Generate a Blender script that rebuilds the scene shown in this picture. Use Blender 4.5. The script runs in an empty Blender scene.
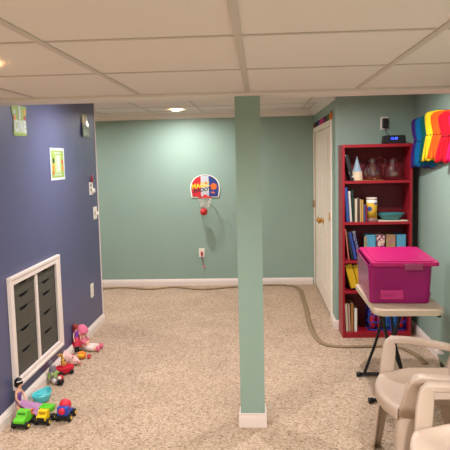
import bpy, bmesh, math, random
from mathutils import Vector, Matrix, Euler
random.seed(7)
C = bpy.context.scene.collection
PI = math.pi
V = Vector

# ------------------------------------------------------------------ materials
def lin(c):
    return tuple(((v/255)/12.92 if v/255 <= .04045 else ((v/255+.055)/1.055)**2.4) for v in c)
MATS = {}
def mat(name, rgb, rough=.5, metal=0, noise=0, nscale=30, bump=0, bscale=200, alpha=1, trans=0, ior=1.45, emit=0, spec=.5, sheen=0):
    if name in MATS: return MATS[name]
    m = bpy.data.materials.new(name); m.use_nodes = True
    nt = m.node_tree; b = nt.nodes['Principled BSDF']; L = nt.links
    c = lin(rgb)
    b.inputs['Base Color'].default_value = (*c, 1)
    b.inputs['Roughness'].default_value = rough
    b.inputs['Metallic'].default_value = metal
    b.inputs['Specular IOR Level'].default_value = spec
    b.inputs['IOR'].default_value = ior
    b.inputs['Alpha'].default_value = alpha
    b.inputs['Transmission Weight'].default_value = trans
    if sheen: b.inputs['Sheen Weight'].default_value = sheen
    if emit:
        b.inputs['Emission Color'].default_value = (*c, 1); b.inputs['Emission Strength'].default_value = emit
    if noise or bump:
        tc = nt.nodes.new('ShaderNodeTexCoord')
    if noise:
        n = nt.nodes.new('ShaderNodeTexNoise'); n.inputs['Scale'].default_value = nscale; n.inputs['Detail'].default_value = 4
        L.new(tc.outputs['Object'], n.inputs['Vector'])
        r = nt.nodes.new('ShaderNodeValToRGB')
        r.color_ramp.elements[0].position = .3; r.color_ramp.elements[1].position = .7
        r.color_ramp.elements[0].color = (*[x*(1-noise) for x in c], 1)
        r.color_ramp.elements[1].color = (*[min(1, x*(1+noise)) for x in c], 1)
        L.new(n.outputs['Fac'], r.inputs['Fac']); L.new(r.outputs['Color'], b.inputs['Base Color'])
    if bump:
        n2 = nt.nodes.new('ShaderNodeTexNoise'); n2.inputs['Scale'].default_value = bscale
        L.new(tc.outputs['Object'], n2.inputs['Vector'])
        bp = nt.nodes.new('ShaderNodeBump'); bp.inputs['Strength'].default_value = bump; bp.inputs['Distance'].default_value = .002
        L.new(n2.outputs['Fac'], bp.inputs['Height']); L.new(bp.outputs['Normal'], b.inputs['Normal'])
    MATS[name] = m
    return m

def carpet_mat():
    m = bpy.data.materials.new('carpet'); m.use_nodes = True
    nt = m.node_tree; b = nt.nodes['Principled BSDF']; L = nt.links
    b.inputs['Roughness'].default_value = .95; b.inputs['Specular IOR Level'].default_value = .1
    tc = nt.nodes.new('ShaderNodeTexCoord')
    vo = nt.nodes.new('ShaderNodeTexVoronoi'); vo.inputs['Scale'].default_value = 105
    L.new(tc.outputs['Object'], vo.inputs['Vector'])
    r = nt.nodes.new('ShaderNodeValToRGB'); cr = r.color_ramp
    cr.elements[0].position = 0.02; cr.elements[0].color = (*lin((146, 120, 97)), 1)
    cr.elements[1].position = 1; cr.elements[1].color = (*lin((216, 194, 172)), 1)
    for p, c in ((.12, (174, 149, 124)), (.3, (188, 161, 136)), (.6, (198, 173, 148))):
        e = cr.elements.new(p); e.color = (*lin(c), 1)
    sep = nt.nodes.new('ShaderNodeSeparateColor')
    L.new(vo.outputs['Color'], sep.inputs['Color']); L.new(sep.outputs['Red'], r.inputs['Fac'])
    n = nt.nodes.new('ShaderNodeTexNoise'); n.inputs['Scale'].default_value = 2.2; n.inputs['Detail'].default_value = 3
    L.new(tc.outputs['Object'], n.inputs['Vector'])
    mx = nt.nodes.new('ShaderNodeMix'); mx.data_type = 'RGBA'; mx.blend_type = 'MULTIPLY'; mx.inputs[0].default_value = .3
    L.new(r.outputs['Color'], mx.inputs[6]); L.new(n.outputs['Fac'], mx.inputs[7]); L.new(mx.outputs[2], b.inputs['Base Color'])
    bp = nt.nodes.new('ShaderNodeBump'); bp.inputs['Strength'].default_value = .7; bp.inputs['Distance'].default_value = .006
    L.new(vo.outputs['Distance'], bp.inputs['Height']); L.new(bp.outputs['Normal'], b.inputs['Normal'])
    return m

def spots_mat(name, base, spot, scale, thr=.35, rough=.7):
    m = bpy.data.materials.new(name); m.use_nodes = True
    nt = m.node_tree; b = nt.nodes['Principled BSDF']; L = nt.links
    b.inputs['Roughness'].default_value = rough
    tc = nt.nodes.new('ShaderNodeTexCoord'); vo = nt.nodes.new('ShaderNodeTexVoronoi'); vo.inputs['Scale'].default_value = scale
    L.new(tc.outputs['Object'], vo.inputs['Vector'])
    r = nt.nodes.new('ShaderNodeValToRGB'); r.color_ramp.interpolation = 'CONSTANT'
    r.color_ramp.elements[0].color = (*lin(spot), 1); r.color_ramp.elements[1].position = thr; r.color_ramp.elements[1].color = (*lin(base), 1)
    L.new(vo.outputs['Distance'], r.inputs['Fac']); L.new(r.outputs['Color'], b.inputs['Base Color'])
    return m

CARPET = carpet_mat()
TEAL = mat('teal_paint', (142, 168, 156), .55, noise=.02, nscale=3, bump=.08, bscale=120)
BLUE = mat('slate_blue_paint', (80, 84, 118), .42, noise=.03, nscale=4, bump=.1, bscale=120)
CREAM = mat('cream_wall_paint', (206, 192, 170), .7)
TRIM = mat('white_trim_paint', (228, 216, 208), .4, noise=.01)
TILE = mat('ceiling_tile', (222, 218, 214), .95, noise=.025, nscale=160, bump=.25, bscale=260, spec=.1)
TBAR = mat('ceiling_tee_bar', (196, 190, 182), .6)
BORDER = mat('ceiling_border_paint', (222, 218, 212), .6)
DOORM = mat('door_paint', (242, 230, 214), .45)
RED = mat('red_lacquer', (150, 24, 40), .38, noise=.08, nscale=14)
RESIN = mat('beige_resin', (184, 164, 146), .42, bump=.04)
TABLEM = mat('table_plastic', (196, 178, 154), .5, bump=.05)
BLACK = mat('black_metal', (18, 18, 20), .4)
BLACKP = mat('black_plastic', (20, 20, 22), .45)
WHITE = mat('white_plastic', (236, 232, 222), .4)
BRASS = mat('brass', (200, 150, 70), .28, metal=1)
DRAWER = mat('grey_brown_drawer', (70, 68, 60), .6, noise=.06, nscale=40)
DARK = mat('recess_shade', (12, 11, 11), .9)  # near-black colour stands in for shade behind the drawer fronts
PAPER = mat('book_paper', (226, 214, 190), .85)

# ------------------------------------------------------------------ geometry helpers
class MB:
    def __init__(s): s.bm = bmesh.new()
    def _fin(s, vs, M, smooth):
        if M is not None: bmesh.ops.transform(s.bm, matrix=M, verts=vs)
        if smooth:
            for v in vs:
                for f in v.link_faces: f.smooth = True
        return s
    def box(s, a, b, bev=0, M=None, seg=2):
        sz = [abs(b[i]-a[i]) for i in range(3)]; c = [(a[i]+b[i])/2 for i in range(3)]
        r = bmesh.ops.create_cube(s.bm, size=1, matrix=Matrix.Translation(c) @ Matrix.Diagonal((*sz, 1)))
        vs = r['verts']
        if bev:
            es = list({e for v in vs for e in v.link_edges})
            r = bmesh.ops.bevel(s.bm, geom=es, offset=min(bev, min(sz)*.49), segments=seg, affect='EDGES', profile=.5)
            vs = list({v for f in r['faces'] for v in f.verts} | {v for v in vs if v.is_valid})
        return s._fin(vs, M, False)
    def cyl(s, p, q, r1, r2=None, n=20, M=None, smooth=True):
        p = V(p); q = V(q); r2 = r1 if r2 is None else r2; d = q-p
        R = d.to_track_quat('Z', 'Y').to_matrix().to_4x4()
        r = bmesh.ops.create_cone(s.bm, cap_ends=True, segments=n, radius1=r1, radius2=max(r2, 1e-5), depth=d.length, matrix=Matrix.Translation((p+q)/2) @ R)
        vs = r['verts']; s._fin(vs, M, False)
        if smooth:
            for f in {f for v in vs for f in v.link_faces}:
                if len(f.verts) == 4: f.smooth = True
        return s
    def ball(s, c, r, sc=(1, 1, 1), n=16, M=None, rot=None):
        T = Matrix.Translation(c)
        if rot: T = T @ Euler(rot).to_matrix().to_4x4()
        g = bmesh.ops.create_uvsphere(s.bm, u_segments=n, v_segments=max(6, n*2//3), radius=r, matrix=T @ Matrix.Diagonal((*sc, 1)))
        return s._fin(g['verts'], M, True)
    def lathe(s, prof, n=28, c=(0, 0, 0), M=None, cap=False):
        rings = []; vs = []
        for r, z in prof:
            ring = [s.bm.verts.new((c[0]+r*math.cos(2*PI*i/n), c[1]+r*math.sin(2*PI*i/n), c[2]+z)) for i in range(n)]
            rings.append(ring); vs += ring
        for a, b in zip(rings, rings[1:]):
            for i in range(n): s.bm.faces.new((a[i], a[(i+1) % n], b[(i+1) % n], b[i]))
        if cap:
            s.bm.faces.new(rings[0][::-1]); s.bm.faces.new(rings[-1])
        return s._fin(vs, M, True)
    def tube(s, pts, r, n=10, M=None, flat=1, closed=False, rs=None):
        pts = [V(p) for p in pts]; rings = []; vs = []; N = len(pts); up = V((0, 0, 1))
        for i, p in enumerate(pts):
            if closed: t = pts[(i+1) % N]-pts[i-1]
            else: t = pts[min(i+1, N-1)]-pts[max(i-1, 0)]
            t.normalize()
            side = t.cross(up)
            if side.length < .1: side = t.cross(V((0, 1, 0)))
            side.normalize(); w = side.cross(t).normalized()
            rr = rs[i] if rs else r
            ring = [s.bm.verts.new(p+side*(rr*math.cos(2*PI*k/n))+w*(rr*flat*math.sin(2*PI*k/n))) for k in range(n)]
            rings.append(ring); vs += ring
        pr = list(zip(rings, rings[1:])) + ([(rings[-1], rings[0])] if closed else [])
        for a, b in pr:
            for k in range(n): s.bm.faces.new((a[k], a[(k+1) % n], b[(k+1) % n], b[k]))
        if not closed:
            s.bm.faces.new(rings[0][::-1]); s.bm.faces.new(rings[-1])
        return s._fin(vs, M, True)
    def prism(s, pts, n, M=None):
        """polygon pts (3D) extruded by vector n"""
        n = V(n)
        a = [s.bm.verts.new(p) for p in pts]; b = [s.bm.verts.new(V(p)+n) for p in pts]
        s.bm.faces.new(a); s.bm.faces.new(b[::-1]); k = len(pts)
        for i in range(k): s.bm.faces.new((a[i], b[i], b[(i+1) % k], a[(i+1) % k]))
        return s._fin(a+b, M, False)
    def grid(s, fn, nu, nv, M=None, smooth=True):
        g = [[s.bm.verts.new(fn(i/nu, j/nv)) for j in range(nv+1)] for i in range(nu+1)]
        for i in range(nu):
            for j in range(nv): s.bm.faces.new((g[i][j], g[i+1][j], g[i+1][j+1], g[i][j+1]))
        return s._fin([v for r in g for v in r], M, smooth)

def obj(name, mb, m, parent=None, label=None, loc=None):
    bmesh.ops.recalc_face_normals(mb.bm, faces=mb.bm.faces)
    me = bpy.data.meshes.new(name); mb.bm.to_mesh(me); mb.bm.free()
    me.materials.append(m)
    o = bpy.data.objects.new(name, me); C.objects.link(o)
    if parent: o.parent = parent
    if label: o['label'] = label
    if loc: o.location = loc
    return o
def solid(o, t, sub=0, off=0):
    m = o.modifiers.new('s', 'SOLIDIFY'); m.thickness = t; m.offset = off
    if sub:
        m = o.modifiers.new('u', 'SUBSURF'); m.levels = sub; m.render_levels = sub
    return o
def sub(o, n=1):
    m = o.modifiers.new('u', 'SUBSURF'); m.levels = n; m.render_levels = n; return o
def tag(o, label, cat, group=None, kind=None):
    o['label'] = label; o['category'] = cat
    if group: o['group'] = group
    if kind: o['kind'] = kind
    return o
def thing(name, label, cat, loc=(0, 0, 0), rot=0, group=None):
    o = bpy.data.objects.new(name, None); C.objects.link(o); o.empty_display_size = .05
    o.location = loc; o.rotation_euler = (0, 0, rot) if not isinstance(rot, tuple) else rot
    return tag(o, label, cat, group)
def struct(name, mb, m, parent=None, label=None):
    o = obj(name, mb, m, parent, label)
    if not parent: o['kind'] = 'structure'
    return o
def copy_tree(o, parent=None):
    c = o.copy(); C.objects.link(c)
    if parent: c.parent = parent
    for ch in list(o.children): copy_tree(ch, c)
    return c
def text(name, s, size, m, parent, loc, rot, ext=.0008, shear=0, bold=0, sx=1):
    cu = bpy.data.curves.new(name, 'FONT'); cu.body = s; cu.size = size; cu.extrude = ext; cu.align_x = 'CENTER'; cu.align_y = 'CENTER'
    cu.shear = shear; cu.offset = bold; cu.resolution_u = 3
    t = bpy.data.objects.new(name+'_tmp', cu); C.objects.link(t)
    dg = bpy.context.evaluated_depsgraph_get(); dg.update()
    me = bpy.data.meshes.new_from_object(t.evaluated_get(dg)); bpy.data.objects.remove(t)
    me.materials.clear(); me.materials.append(m)
    o = bpy.data.objects.new(name, me); C.objects.link(o); o.parent = parent; o.location = loc; o.rotation_euler = rot; o.scale = (sx, 1, 1)
    return o
def skin(name, pts, edges, rad, m, parent=None, lv=2, root=0):
    me = bpy.data.meshes.new(name); me.from_pydata([V(p) for p in pts], edges, [])
    o = bpy.data.objects.new(name, me); C.objects.link(o); me.materials.append(m)
    md = o.modifiers.new('k', 'SKIN'); md.use_smooth_shade = True
    L = me.skin_vertices[0].data
    for i, r in enumerate(rad): L[i].radius = (r, r) if not isinstance(r, tuple) else r; L[i].use_root = (i == root)
    sub(o, lv)
    if parent: o.parent = parent
    return o

# ------------------------------------------------------------------ room
XL, YL, XD, XR, YB, YN = -1.58, 5.941, .70, 1.394, 7.677, 5.62
ZM, ZR, ZBEAM = 1.968, 2.175, 1.95
BH = .086
XF, YF = -3.2, -2.2     # unseen far left side, side behind the camera
WN = 3.44               # near end of the blue wall

struct('floor', MB().box((XF-.1, YF-.1, -.1), (XR+.1, YB+.1, 0)), CARPET)

# blue partition with the opening for the drawer unit
oy0, oy1, oz0, oz1 = 3.74, 4.575, .215, .835
w = MB(); T = .5
w.box((XL-T, WN, 0), (XL, oy0, ZR)); w.box((XL-T, oy1, 0), (XL, YL, ZR))
w.box((XL-T, oy0, 0), (XL, oy1, oz0)); w.box((XL-T, oy0, oz1), (XL, oy1, ZR))
struct('wall_left', w, BLUE)
struct('wall_back', MB().box((XF, YB, 0), (XR+.1, YB+.1, 2.4)), TEAL)
w = MB(); w.box((XD, YN, 0), (XD+.1, 5.93, 2.4)); w.box((XD, 7.66, 0), (XD+.1, YB, 2.4)); w.box((XD, 5.93, 1.893), (XD+.1, 7.66, 2.4)); w.box((XD+.07, 5.93, 0), (XD+.1, 7.66, 1.893))
struct('wall_closet', w, TEAL)
struct('wall_niche', MB().box((XD+.1, YN, 0), (XR+.1, YN+.1, 2.4)), TEAL)
struct('wall_right', MB().box((XR, YF, 0), (XR+.1, YN, 2.4)), TEAL)
struct('wall_front', MB().box((XF, YF-.1, 0), (XR+.1, YF, 2.4)), CREAM)
struct('wall_far_left', MB().box((XF-.1, YF-.1, 0), (XF, YB+.1, 2.4)), CREAM)

# ceilings
struct('ceiling', MB().box((XF, YF, ZM), (XR, 3.444, ZM+.04)), TILE)
struct('ceiling_raised', MB().box((XF, 3.46, ZR), (XR, YB, ZR+.04)), TILE)
struct('trim_beam', MB().box((XF, 3.455, ZBEAM), (XR, 3.70, ZR), .006), BORDER)
g = MB(); tb = .012
for k in range(-5, 3):
    x = -.055+.6013*k; g.box((x-tb, YF, ZM-.005), (x+tb, 3.43, ZM))
for y in (-1.64, -.936, -.232, .474, 1.18, 1.884, 2.59):
    g.box((XF, y-tb*.7, ZM-.004), (XR, y+tb*.7, ZM))
struct('trim_ceiling_grid', g, TBAR)
g = MB()
for k in range(-5, 2):
    x = .535+.6*k-.06*0
    g.box((x-tb, 3.7, ZR-.004), (x+tb, YB, ZR)) if x < XD-.05 else None
for y in (4.6, 5.3, 6.0, 6.7, 7.33):
    g.box((XF, y-tb, ZR-.004), (XD, y+tb, ZR))
struct('trim_raised_grid', g, TBAR)
# crown moulding round the raised part
def crown(a, b, inward):
    a = V(a); b = V(b); i = V(inward)
    prof = [(0, 0), (.012, 0), (.02, .012), (.05, .04), (.058, .069), (0, .069)]
    m = MB(); A = [a+i*p[0]+V((0, 0, p[1])) for p in prof]; B = b-a
    return m.prism(A, B)
struct('trim_crown_back', crown((XF, YB, 2.106), (XD, YB, 2.106), (0, -1, 0)), BORDER)
struct('trim_crown_closet', crown((XD, YN+.001, 2.106), (XD, YB-.06, 2.106), (-1, 0, 0)), BORDER)

# baseboards
def base(name, a, b, inward, label=None):
    a = V(a); b = V(b); i = V(inward)
    prof = [(0, 0), (.016, 0), (.016, .052), (.012, .06), (.013, .066), (.007, .078), (.004, BH), (0, BH)]
    return struct(name, MB().prism([a+i*p[0]+V((0, 0, p[1])) for p in prof], b-a), TRIM)
base('baseboard_left', (XL, WN-.016, 0), (XL, YL+.016, 0), (1, 0, 0))
base('baseboard_left_end', (XL-T, WN, 0), (XL, WN, 0), (0, -1, 0))
base('baseboard_back', (XF, YB, 0), (XD-.03, YB, 0), (0, -1, 0))
base('baseboard_closet', (XD, YN-.016, 0), (XD, 5.87, 0), (-1, 0, 0))
base('baseboard_niche', (XD, YN, 0), (XR, YN, 0), (0, -1, 0))
base('baseboard_right', (XR, YF, 0), (XR, YN, 0), (-1, 0, 0))
struct('trim_corner_bead', MB().box((XL-.012, YL-.006, BH), (XL+.007, YL+.008, ZR), .004), TRIM)

# steel post boxed in drywall
c = MB(); c.box((-.128, 3.522, 0), (.016, 3.667, ZBEAM)); struct('column', c, mat('column_paint', (140, 166, 154), .55, bump=.08, bscale=120))
def ringbase(x0, x1, y0, y1):
    m = MB(); n = 0
    for d, z0, z1 in ((.011, 0, .056), (.008, .056, .066), (.004, .066, BH)):
        m.box((x0-d, y0-d, z0), (x1+d, y0, z1)); m.box((x0-d, y1, z0), (x1+d, y1+d, z1))
        m.box((x0-d, y0, z0), (x0, y1, z1)); m.box((x1, y0, z0), (x1+d, y1, z1))
    return m
struct('trim_column_base', ringbase(-.128, .016, 3.522, 3.667), TRIM)

# closet: double six-panel doors, casing
cs = MB()
cs.box((XD-.016, 5.87, 0), (XD, 5.93, 1.948), .004); cs.box((XD-.016, 7.655, 0), (XD, YB, 1.948), .004); cs.box((XD-.016, 5.93, 1.893), (XD, 7.655, 1.948), .004)
struct('trim_closet_casing', cs, DOORM)
def leaf(n, y0, y1, knob_y, hinge_y):
    d = MB(); x = XD+.004
    d.box((x+.006, y0, .012), (x+.034, y1, 1.89))
    W = y1-y0
    st = .1; mid = (y0+y1)/2
    ys = [(y0, y0+st), (mid-.04, mid+.04), (y1-st, y1)]
    for a, b in ys: d.box((x, a, .012), (x+.006, b, 1.89), .0015)
    for a, b in ((.012, .2), (.82, .95), (1.46, 1.56), (1.79, 1.89)):
        d.box((x+.0002, y0+st, a), (x+.006, mid-.04, b)); d.box((x+.0002, mid+.04, a), (x+.006, y1-st, b))
    for a, b in ((.2, .82), (.95, 1.46), (1.56, 1.79)):
        for p, q in ((y0+st, mid-.04), (mid+.04, y1-st)):
            d.box((x+.001, p+.03, a+.03), (x+.0065, q-.03, b-.03), .004, seg=1)
    o = obj(n, d, DOORM); o['kind'] = 'structure'
    k = MB().lathe([(.001, .062), (.018, .06), (.028, .048), (.027, .036), (.012, .026), (.010, .01), (.026, .006), (.028, 0), (.001, 0)], 20, M=Matrix.Translation((x, knob_y, .9)) @ Euler((0, -PI/2, 0)).to_matrix().to_4x4())
    obj('knob', k, BRASS, o, 'round brass knob')
    for z in (1.02,):
        h = MB().cyl((x-.024, hinge_y, z-.04), (x-.024, hinge_y, z+.04), .0045, n=10); h.box((x-.022, hinge_y-.014, z-.045), (x-.015, hinge_y+.014, z+.045))
        obj('hinge', h, BRASS, o, 'brass hinge')
    return o
leaf('door_1', 6.795, 7.648, 6.88, 7.652)
leaf('door_2', 5.936, 6.789, 6.70, 5.938)

# ------------------------------------------------------------------ downlights
glow = mat('lamp_glow', (255, 226, 180), .5, emit=14)
def downlight(x, y, z, power, label, group=None):
    t = thing('recessed_downlight', label, 'ceiling light', (x, y, z), group=group)
    r = MB().lathe([(.064, -.001), (.064, -.006), (.070, -.010), (.086, -.006), (.09, 0)], 32); obj('trim_ring', r, WHITE, t)
    r = MB().cyl((0, 0, -.0045), (0, 0, -.0005), .064, n=32); obj('lens', r, glow, t, 'glowing warm white lens')
    ld = bpy.data.lights.new('downlight_lamp', 'AREA'); ld.shape = 'DISK'; ld.size = .1; ld.energy = power; ld.color = (1, .965, .985); ld.spread = math.radians(172)
    l = bpy.data.objects.new('lamp', ld); C.objects.link(l); l.location = (0, 0, -.012); l.parent = t
P = 9.0
downlight(-.92, 7.08, ZR-.004, P*.62, 'round recessed downlight in the raised ceiling near the basketball hoop')
downlight(-1.03, 2.23, ZM-.005, P*.8, 'round recessed downlight cut off by the left edge of the photo')
downlight(-.95, 4.6, ZR-.004, P*.75, 'recessed downlight hidden behind the beam above the blue wall')
downlight(.62, 4.45, ZR-.004, P*.7, 'recessed downlight hidden behind the beam above the storage table')
for x, y in ((.7, 1.6), (-.95, -.4), (.7, -.6), (-2.5, 1.2), (-2.5, 6.6)):
    downlight(x, y, (ZR if y > 3.7 else ZM)-.005, P*(.9 if x > -2 else .5), 'recessed downlight in the ceiling outside the photo', 'downlights outside the photo')

# ------------------------------------------------------------------ drawers built into the blue wall
t = thing('drawer_cabinet', 'two-column dark drawer cabinet built into the blue wall with white casing', 'cabinet', (XL, 4.16, .19))
ox, oyy, oz = XL, 4.16, .19
def L3(a): return (a[0]-ox, a[1]-oyy, a[2]-oz)
def lb(m, a, b, *k, **kw): return m.box(L3(a), L3(b), *k, **kw)
m = MB()
for (a, b) in (((XL, oy0-.062, oz0-.05), (XL+.02, oy0+.004, oz1+.055)), ((XL, oy1-.004, oz0-.05), (XL+.02, oy1+.068, oz1+.055)),
               ((XL, oy0, oz1-.004), (XL+.0195, oy1, oz1+.055)), ((XL, oy0, oz0-.05), (XL+.0195, oy1, oz0+.004))): lb(m, a, b, .004)
for (a, b) in (((XL+.015, oy0-.062, oz0-.05), (XL+.027, oy0-.044, oz1+.055)), ((XL+.015, oy1+.05, oz0-.05), (XL+.027, oy1+.068, oz1+.055)),
               ((XL+.015, oy0-.06, oz1+.035), (XL+.0265, oy1+.07, oz1+.055)), ((XL+.015, oy0-.06, oz0-.05), (XL+.0265, oy1+.07, oz0-.03))): lb(m, a, b, .003)
obj('casing', m, TRIM, t, 'white moulded casing')
m = MB(); lb(m, (XL-.03, 4.15, oz0), (XL+.010, 4.188, oz1), .003); obj('divider', m, TRIM, t, 'white vertical divider')
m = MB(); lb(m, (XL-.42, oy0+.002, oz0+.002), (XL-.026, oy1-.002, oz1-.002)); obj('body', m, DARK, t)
zt = [oz1-.004, oz1-.094, oz1-.182, oz1-.325, oz1-.468, oz0+.004]
for (ya, yb) in ((oy0+.006, 4.148), (4.19, oy1-.006)):
    for i in range(5):
        top, bot = zt[i]-.0015, zt[i+1]+.0015
        mid = (ya+yb)/2; hw = .075; n = 8
        # front with a scooped cut-out in its top edge
        pts = [(ya, bot), (yb, bot), (yb, top)] + [(mid+hw*math.cos(PI*k/n), top-.026*math.sin(PI*k/n)**.6 if 0 < k < n else top) for k in range(n+1)] + [(ya, top)]
        m = MB().prism([L3((XL-.018, p[0], p[1])) for p in pts], (.016, 0, 0))
        d = obj('drawer', m, DRAWER, t)
        m = MB(); lb(m, (XL-.024, mid-hw, top-.034), (XL-.0185, mid+hw, top)); obj('cutout_shade', m, DARK, d, 'black slab painting the shade in the hand hole')  # black slab behind the cut-out, shade of the hole put into its colour

# ------------------------------------------------------------------ wall pieces on the blue wall (they face +x)
RY = (PI/2, 0, PI/2)    # text reading along +y, facing +x
LIME = mat('lime_print', (138, 164, 76), .5); LIMEP = mat('pale_lime_print', (172, 190, 140), .5); SIGNW = mat('sign_white', (188, 196, 200), .45)
SKIN = mat('doll_skin', (232, 180, 150), .5)
ORG = mat('orange_print', (226, 120, 50), .5); REDP = mat('red_print', (196, 44, 44), .5); INK = mat('ink', (40, 40, 46), .6)
# party sign with rounded corners
t = thing('party_sign', 'lime and white cut-out birthday sign reading 1 ONE at top of the blue wall', 'sign', (XL, 4.04, 1.78))
def rr(w0, w1, h, r, n=5):
    pts = []
    for cx, cz, a0 in ((w1/2-r, r, -PI/2), (w0/2-r, h-r, 0), (-w0/2+r, h-r, PI/2), (-w1/2+r, r, PI)):
        for k in range(n+1):
            a = a0+PI/2*k/n; pts.append((cx+r*math.cos(a), cz+r*math.sin(a)))
    return pts
pts = [(-.115, .012), (-.10, 0), (.10, .004), (.118, .02), (.112, .09), (.10, .13), (.125, .15), (.125, .2), (-.125, .2), (-.128, .15), (-.10, .12), (-.108, .08)]
obj('backing', MB().prism([(.001, p[0], p[1]) for p in pts], (.003, 0, 0)), LIME, t)
obj('panel', MB().prism([(.004, p[0]*.88, .02+p[1]*.44) for p in [(-.12, 0), (.12, 0), (.12, .2), (-.12, .2)]], (.001, 0, 0)), LIMEP, t)
text('lettering', 'ONE', .105, SIGNW, t, (.0055, 0, .062), RY, bold=.004, sx=.95)
text('numeral', '1', .11, SIGNW, t, (.0048, 0, .152), RY, bold=.006, sx=1.3)
for y, z, r, mm in ((-.085, .115, .018, ORG), (.085, .125, .016, REDP), (-.08, .155, .014, SIGNW), (.088, .165, .014, ORG)):
    obj('balloon_print', MB().ball((.0045, y, z), r, (.08, 1, 1.1)), mm, t)
# square-ish poster
t = thing('birthday_poster', 'white-bordered green poster with a large 1 on the blue wall', 'poster', (XL, 4.774, 1.464))
obj('sheet', MB().box((.001, -.17, 0), (.003, .17, .25)), SIGNW, t)
obj('print', MB().box((.003, -.145, .02), (.004, .145, .23)), LIME, t)
obj('centre_panel', MB().box((.004, -.06, .055), (.0045, .075, .195)), LIMEP, t)
text('numeral', '1', .15, SIGNW, t, (.0052, .005, .125), RY, bold=.006, sx=1.3)
for z, w_ in ((.21, .07), (.042, .075)):
    m = MB()
    for k in range(8):
        y = -w_+k*w_*2/7; m.box((.004, y-.006, z-.007), (.0046, y+.005, z+.007))
    obj('small_lettering', m, SIGNW, t)
for y, z, r, mm in ((-.105, .10, .024, ORG), (-.1, .15, .02, INK), (.11, .14, .018, REDP), (.115, .09, .02, ORG), (-.11, .06, .016, REDP)):
    obj('balloon_print', MB().ball((.0042, y, z), r, (.06, 1, 1.1)), mm, t)
# peeling glossy sign near the corner
t = thing('glossy_sign', 'pale green glossy sign with scalloped bottom near the wall corner', 'sign', (XL, 5.60, 1.82))
GL = mat('glossy_green_paper', (150, 168, 150), .12, noise=.1, nscale=18, spec=1)
def gf(u, v):
    y = -.13+.225*u; z0 = .012*abs(math.sin(u*PI*4)); z = z0+(.215-z0)*v
    return (.005+.012*(1-v)*(u-.5)**2*4+.004*math.sin(v*5), y*(1-.12*v), z)
solid(obj('sheet', MB().grid(gf, 24, 8), GL, t), .002)
obj('gold_spot', MB().ball((.008, -.06, .16), .04, (.07, 1, 1.2)), mat('gold_tone', (196, 164, 96), .3), t)  # flat gold spot towards the top of the sheet
# switches, outlet
def plate(name, label, cat, y, z, kind):
    t = thing(name, label, cat, (XL, y, z))
    obj('plate', MB().box((.0, -.058, -.06), (.007, .058, .06), .003), WHITE, t)
    return t
t = plate('wall_thermostat', 'white wall control with dark slots and red tip, near the blue wall corner', 'control', 5.705, 1.35, 0)
obj('slot', MB().box((.007, -.03, .02), (.009, -.005, .045)), INK, t); obj('slot', MB().box((.007, -.03, -.025), (.009, -.005, .0)), INK, t)
obj('dial', MB().cyl((.006, .025, -.02), (.03, .025, -.02), .022, n=20), WHITE, t)
obj('red_tip', MB().cyl((.01, .03, .058), (.012, .015, .125), .009, .005, n=10), mat('red_plastic', (190, 34, 44), .4), t, 'red pointed tip')
t = plate('light_switch', 'white double light switch below the thermostat on the blue wall', 'switch', 5.81, 1.11, 0)
obj('toggle', MB().box((.006, .02, -.022), (.03, .042, .012), .004), WHITE, t)
obj('toggle', MB().box((.007, -.03, -.016), (.012, -.014, .014), .002), mat('grey_plastic', (150, 145, 138), .4), t)
t = thing('wall_outlet', 'white blank outlet plate low on the blue wall', 'outlet', (XL, 5.58, .40))
obj('plate', MB().box((0, -.045, -.065), (.007, .045, .065), .003), WHITE, t)
for z in (-.028, .028): obj('socket', MB().box((.007, -.018, z-.016), (.009, .018, z+.016), .003), mat('socket_cream', (222, 214, 200), .4), t)

# ------------------------------------------------------------------ basketball hoop on the back wall
t = thing('toy_basketball_hoop', 'red white and blue toy basketball hoop on the green back wall', 'basketball hoop', (-.67, YB, 1.125))
def arch(w, h0, h1, y, inset=0, x0=-9, x1=9, n=28):
    # outline of the board: flat base, short sides, round top
    pts = []; W = w/2-inset
    tops = []
    for k in range(n+1):
        a = PI*k/n; x = W*math.cos(a); z = h0+(h1-h0-inset)*math.sin(a)**.8
        tops.append((x, z))
    poly = [(-W*.92, inset), (W*.92, inset)] + tops
    out = []
    # clip in x
    def clip(poly, xc, keep):
        res = []
        for i in range(len(poly)):
            a = poly[i]; b = poly[(i+1) % len(poly)]; ia = keep(a[0]); ib = keep(b[0])
            if ia: res.append(a)
            if ia != ib:
                s = (xc-a[0])/(b[0]-a[0]); res.append((xc, a[1]+s*(b[1]-a[1])))
        return res
    poly = clip(poly, x0, lambda x: x >= x0); poly = clip(poly, x1, lambda x: x <= x1)
    return [(p[0], y, p[1]) for p in poly]
obj('backboard', MB().prism(arch(.375, .10, .285, -.005), (0, -.008, 0)), WHITE, t)
obj('outline', MB().prism(arch(.362, .10, .285, -.013, .008), (0, -.0012, 0)), INK, t)
obj('red_field', MB().prism(arch(.362, .10, .285, -.0142, .013, -9, -.052), (0, -.001, 0)), mat('red_board', (206, 40, 52), .35), t)
obj('white_field', MB().prism(arch(.362, .10, .285, -.0142, .013, -.052, .048), (0, -.001, 0)), SIGNW, t)
obj('blue_field', MB().prism(arch(.362, .10, .285, -.0142, .013, .048, 9), (0, -.001, 0)), mat('blue_board', (44, 62, 132), .35), t)
text('lettering', 'MAGIC', .078, mat('yellow_print', (246, 206, 40), .5), t, (-.055, -.0162, .148), (PI/2, -.13, 0), bold=.003, sx=.92)
text('lettering', 'SHOOT', .062, INK, t, (-.04, -.0162, .092), (PI/2, -.13, 0), bold=.002, shear=.3, sx=1.05)
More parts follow.
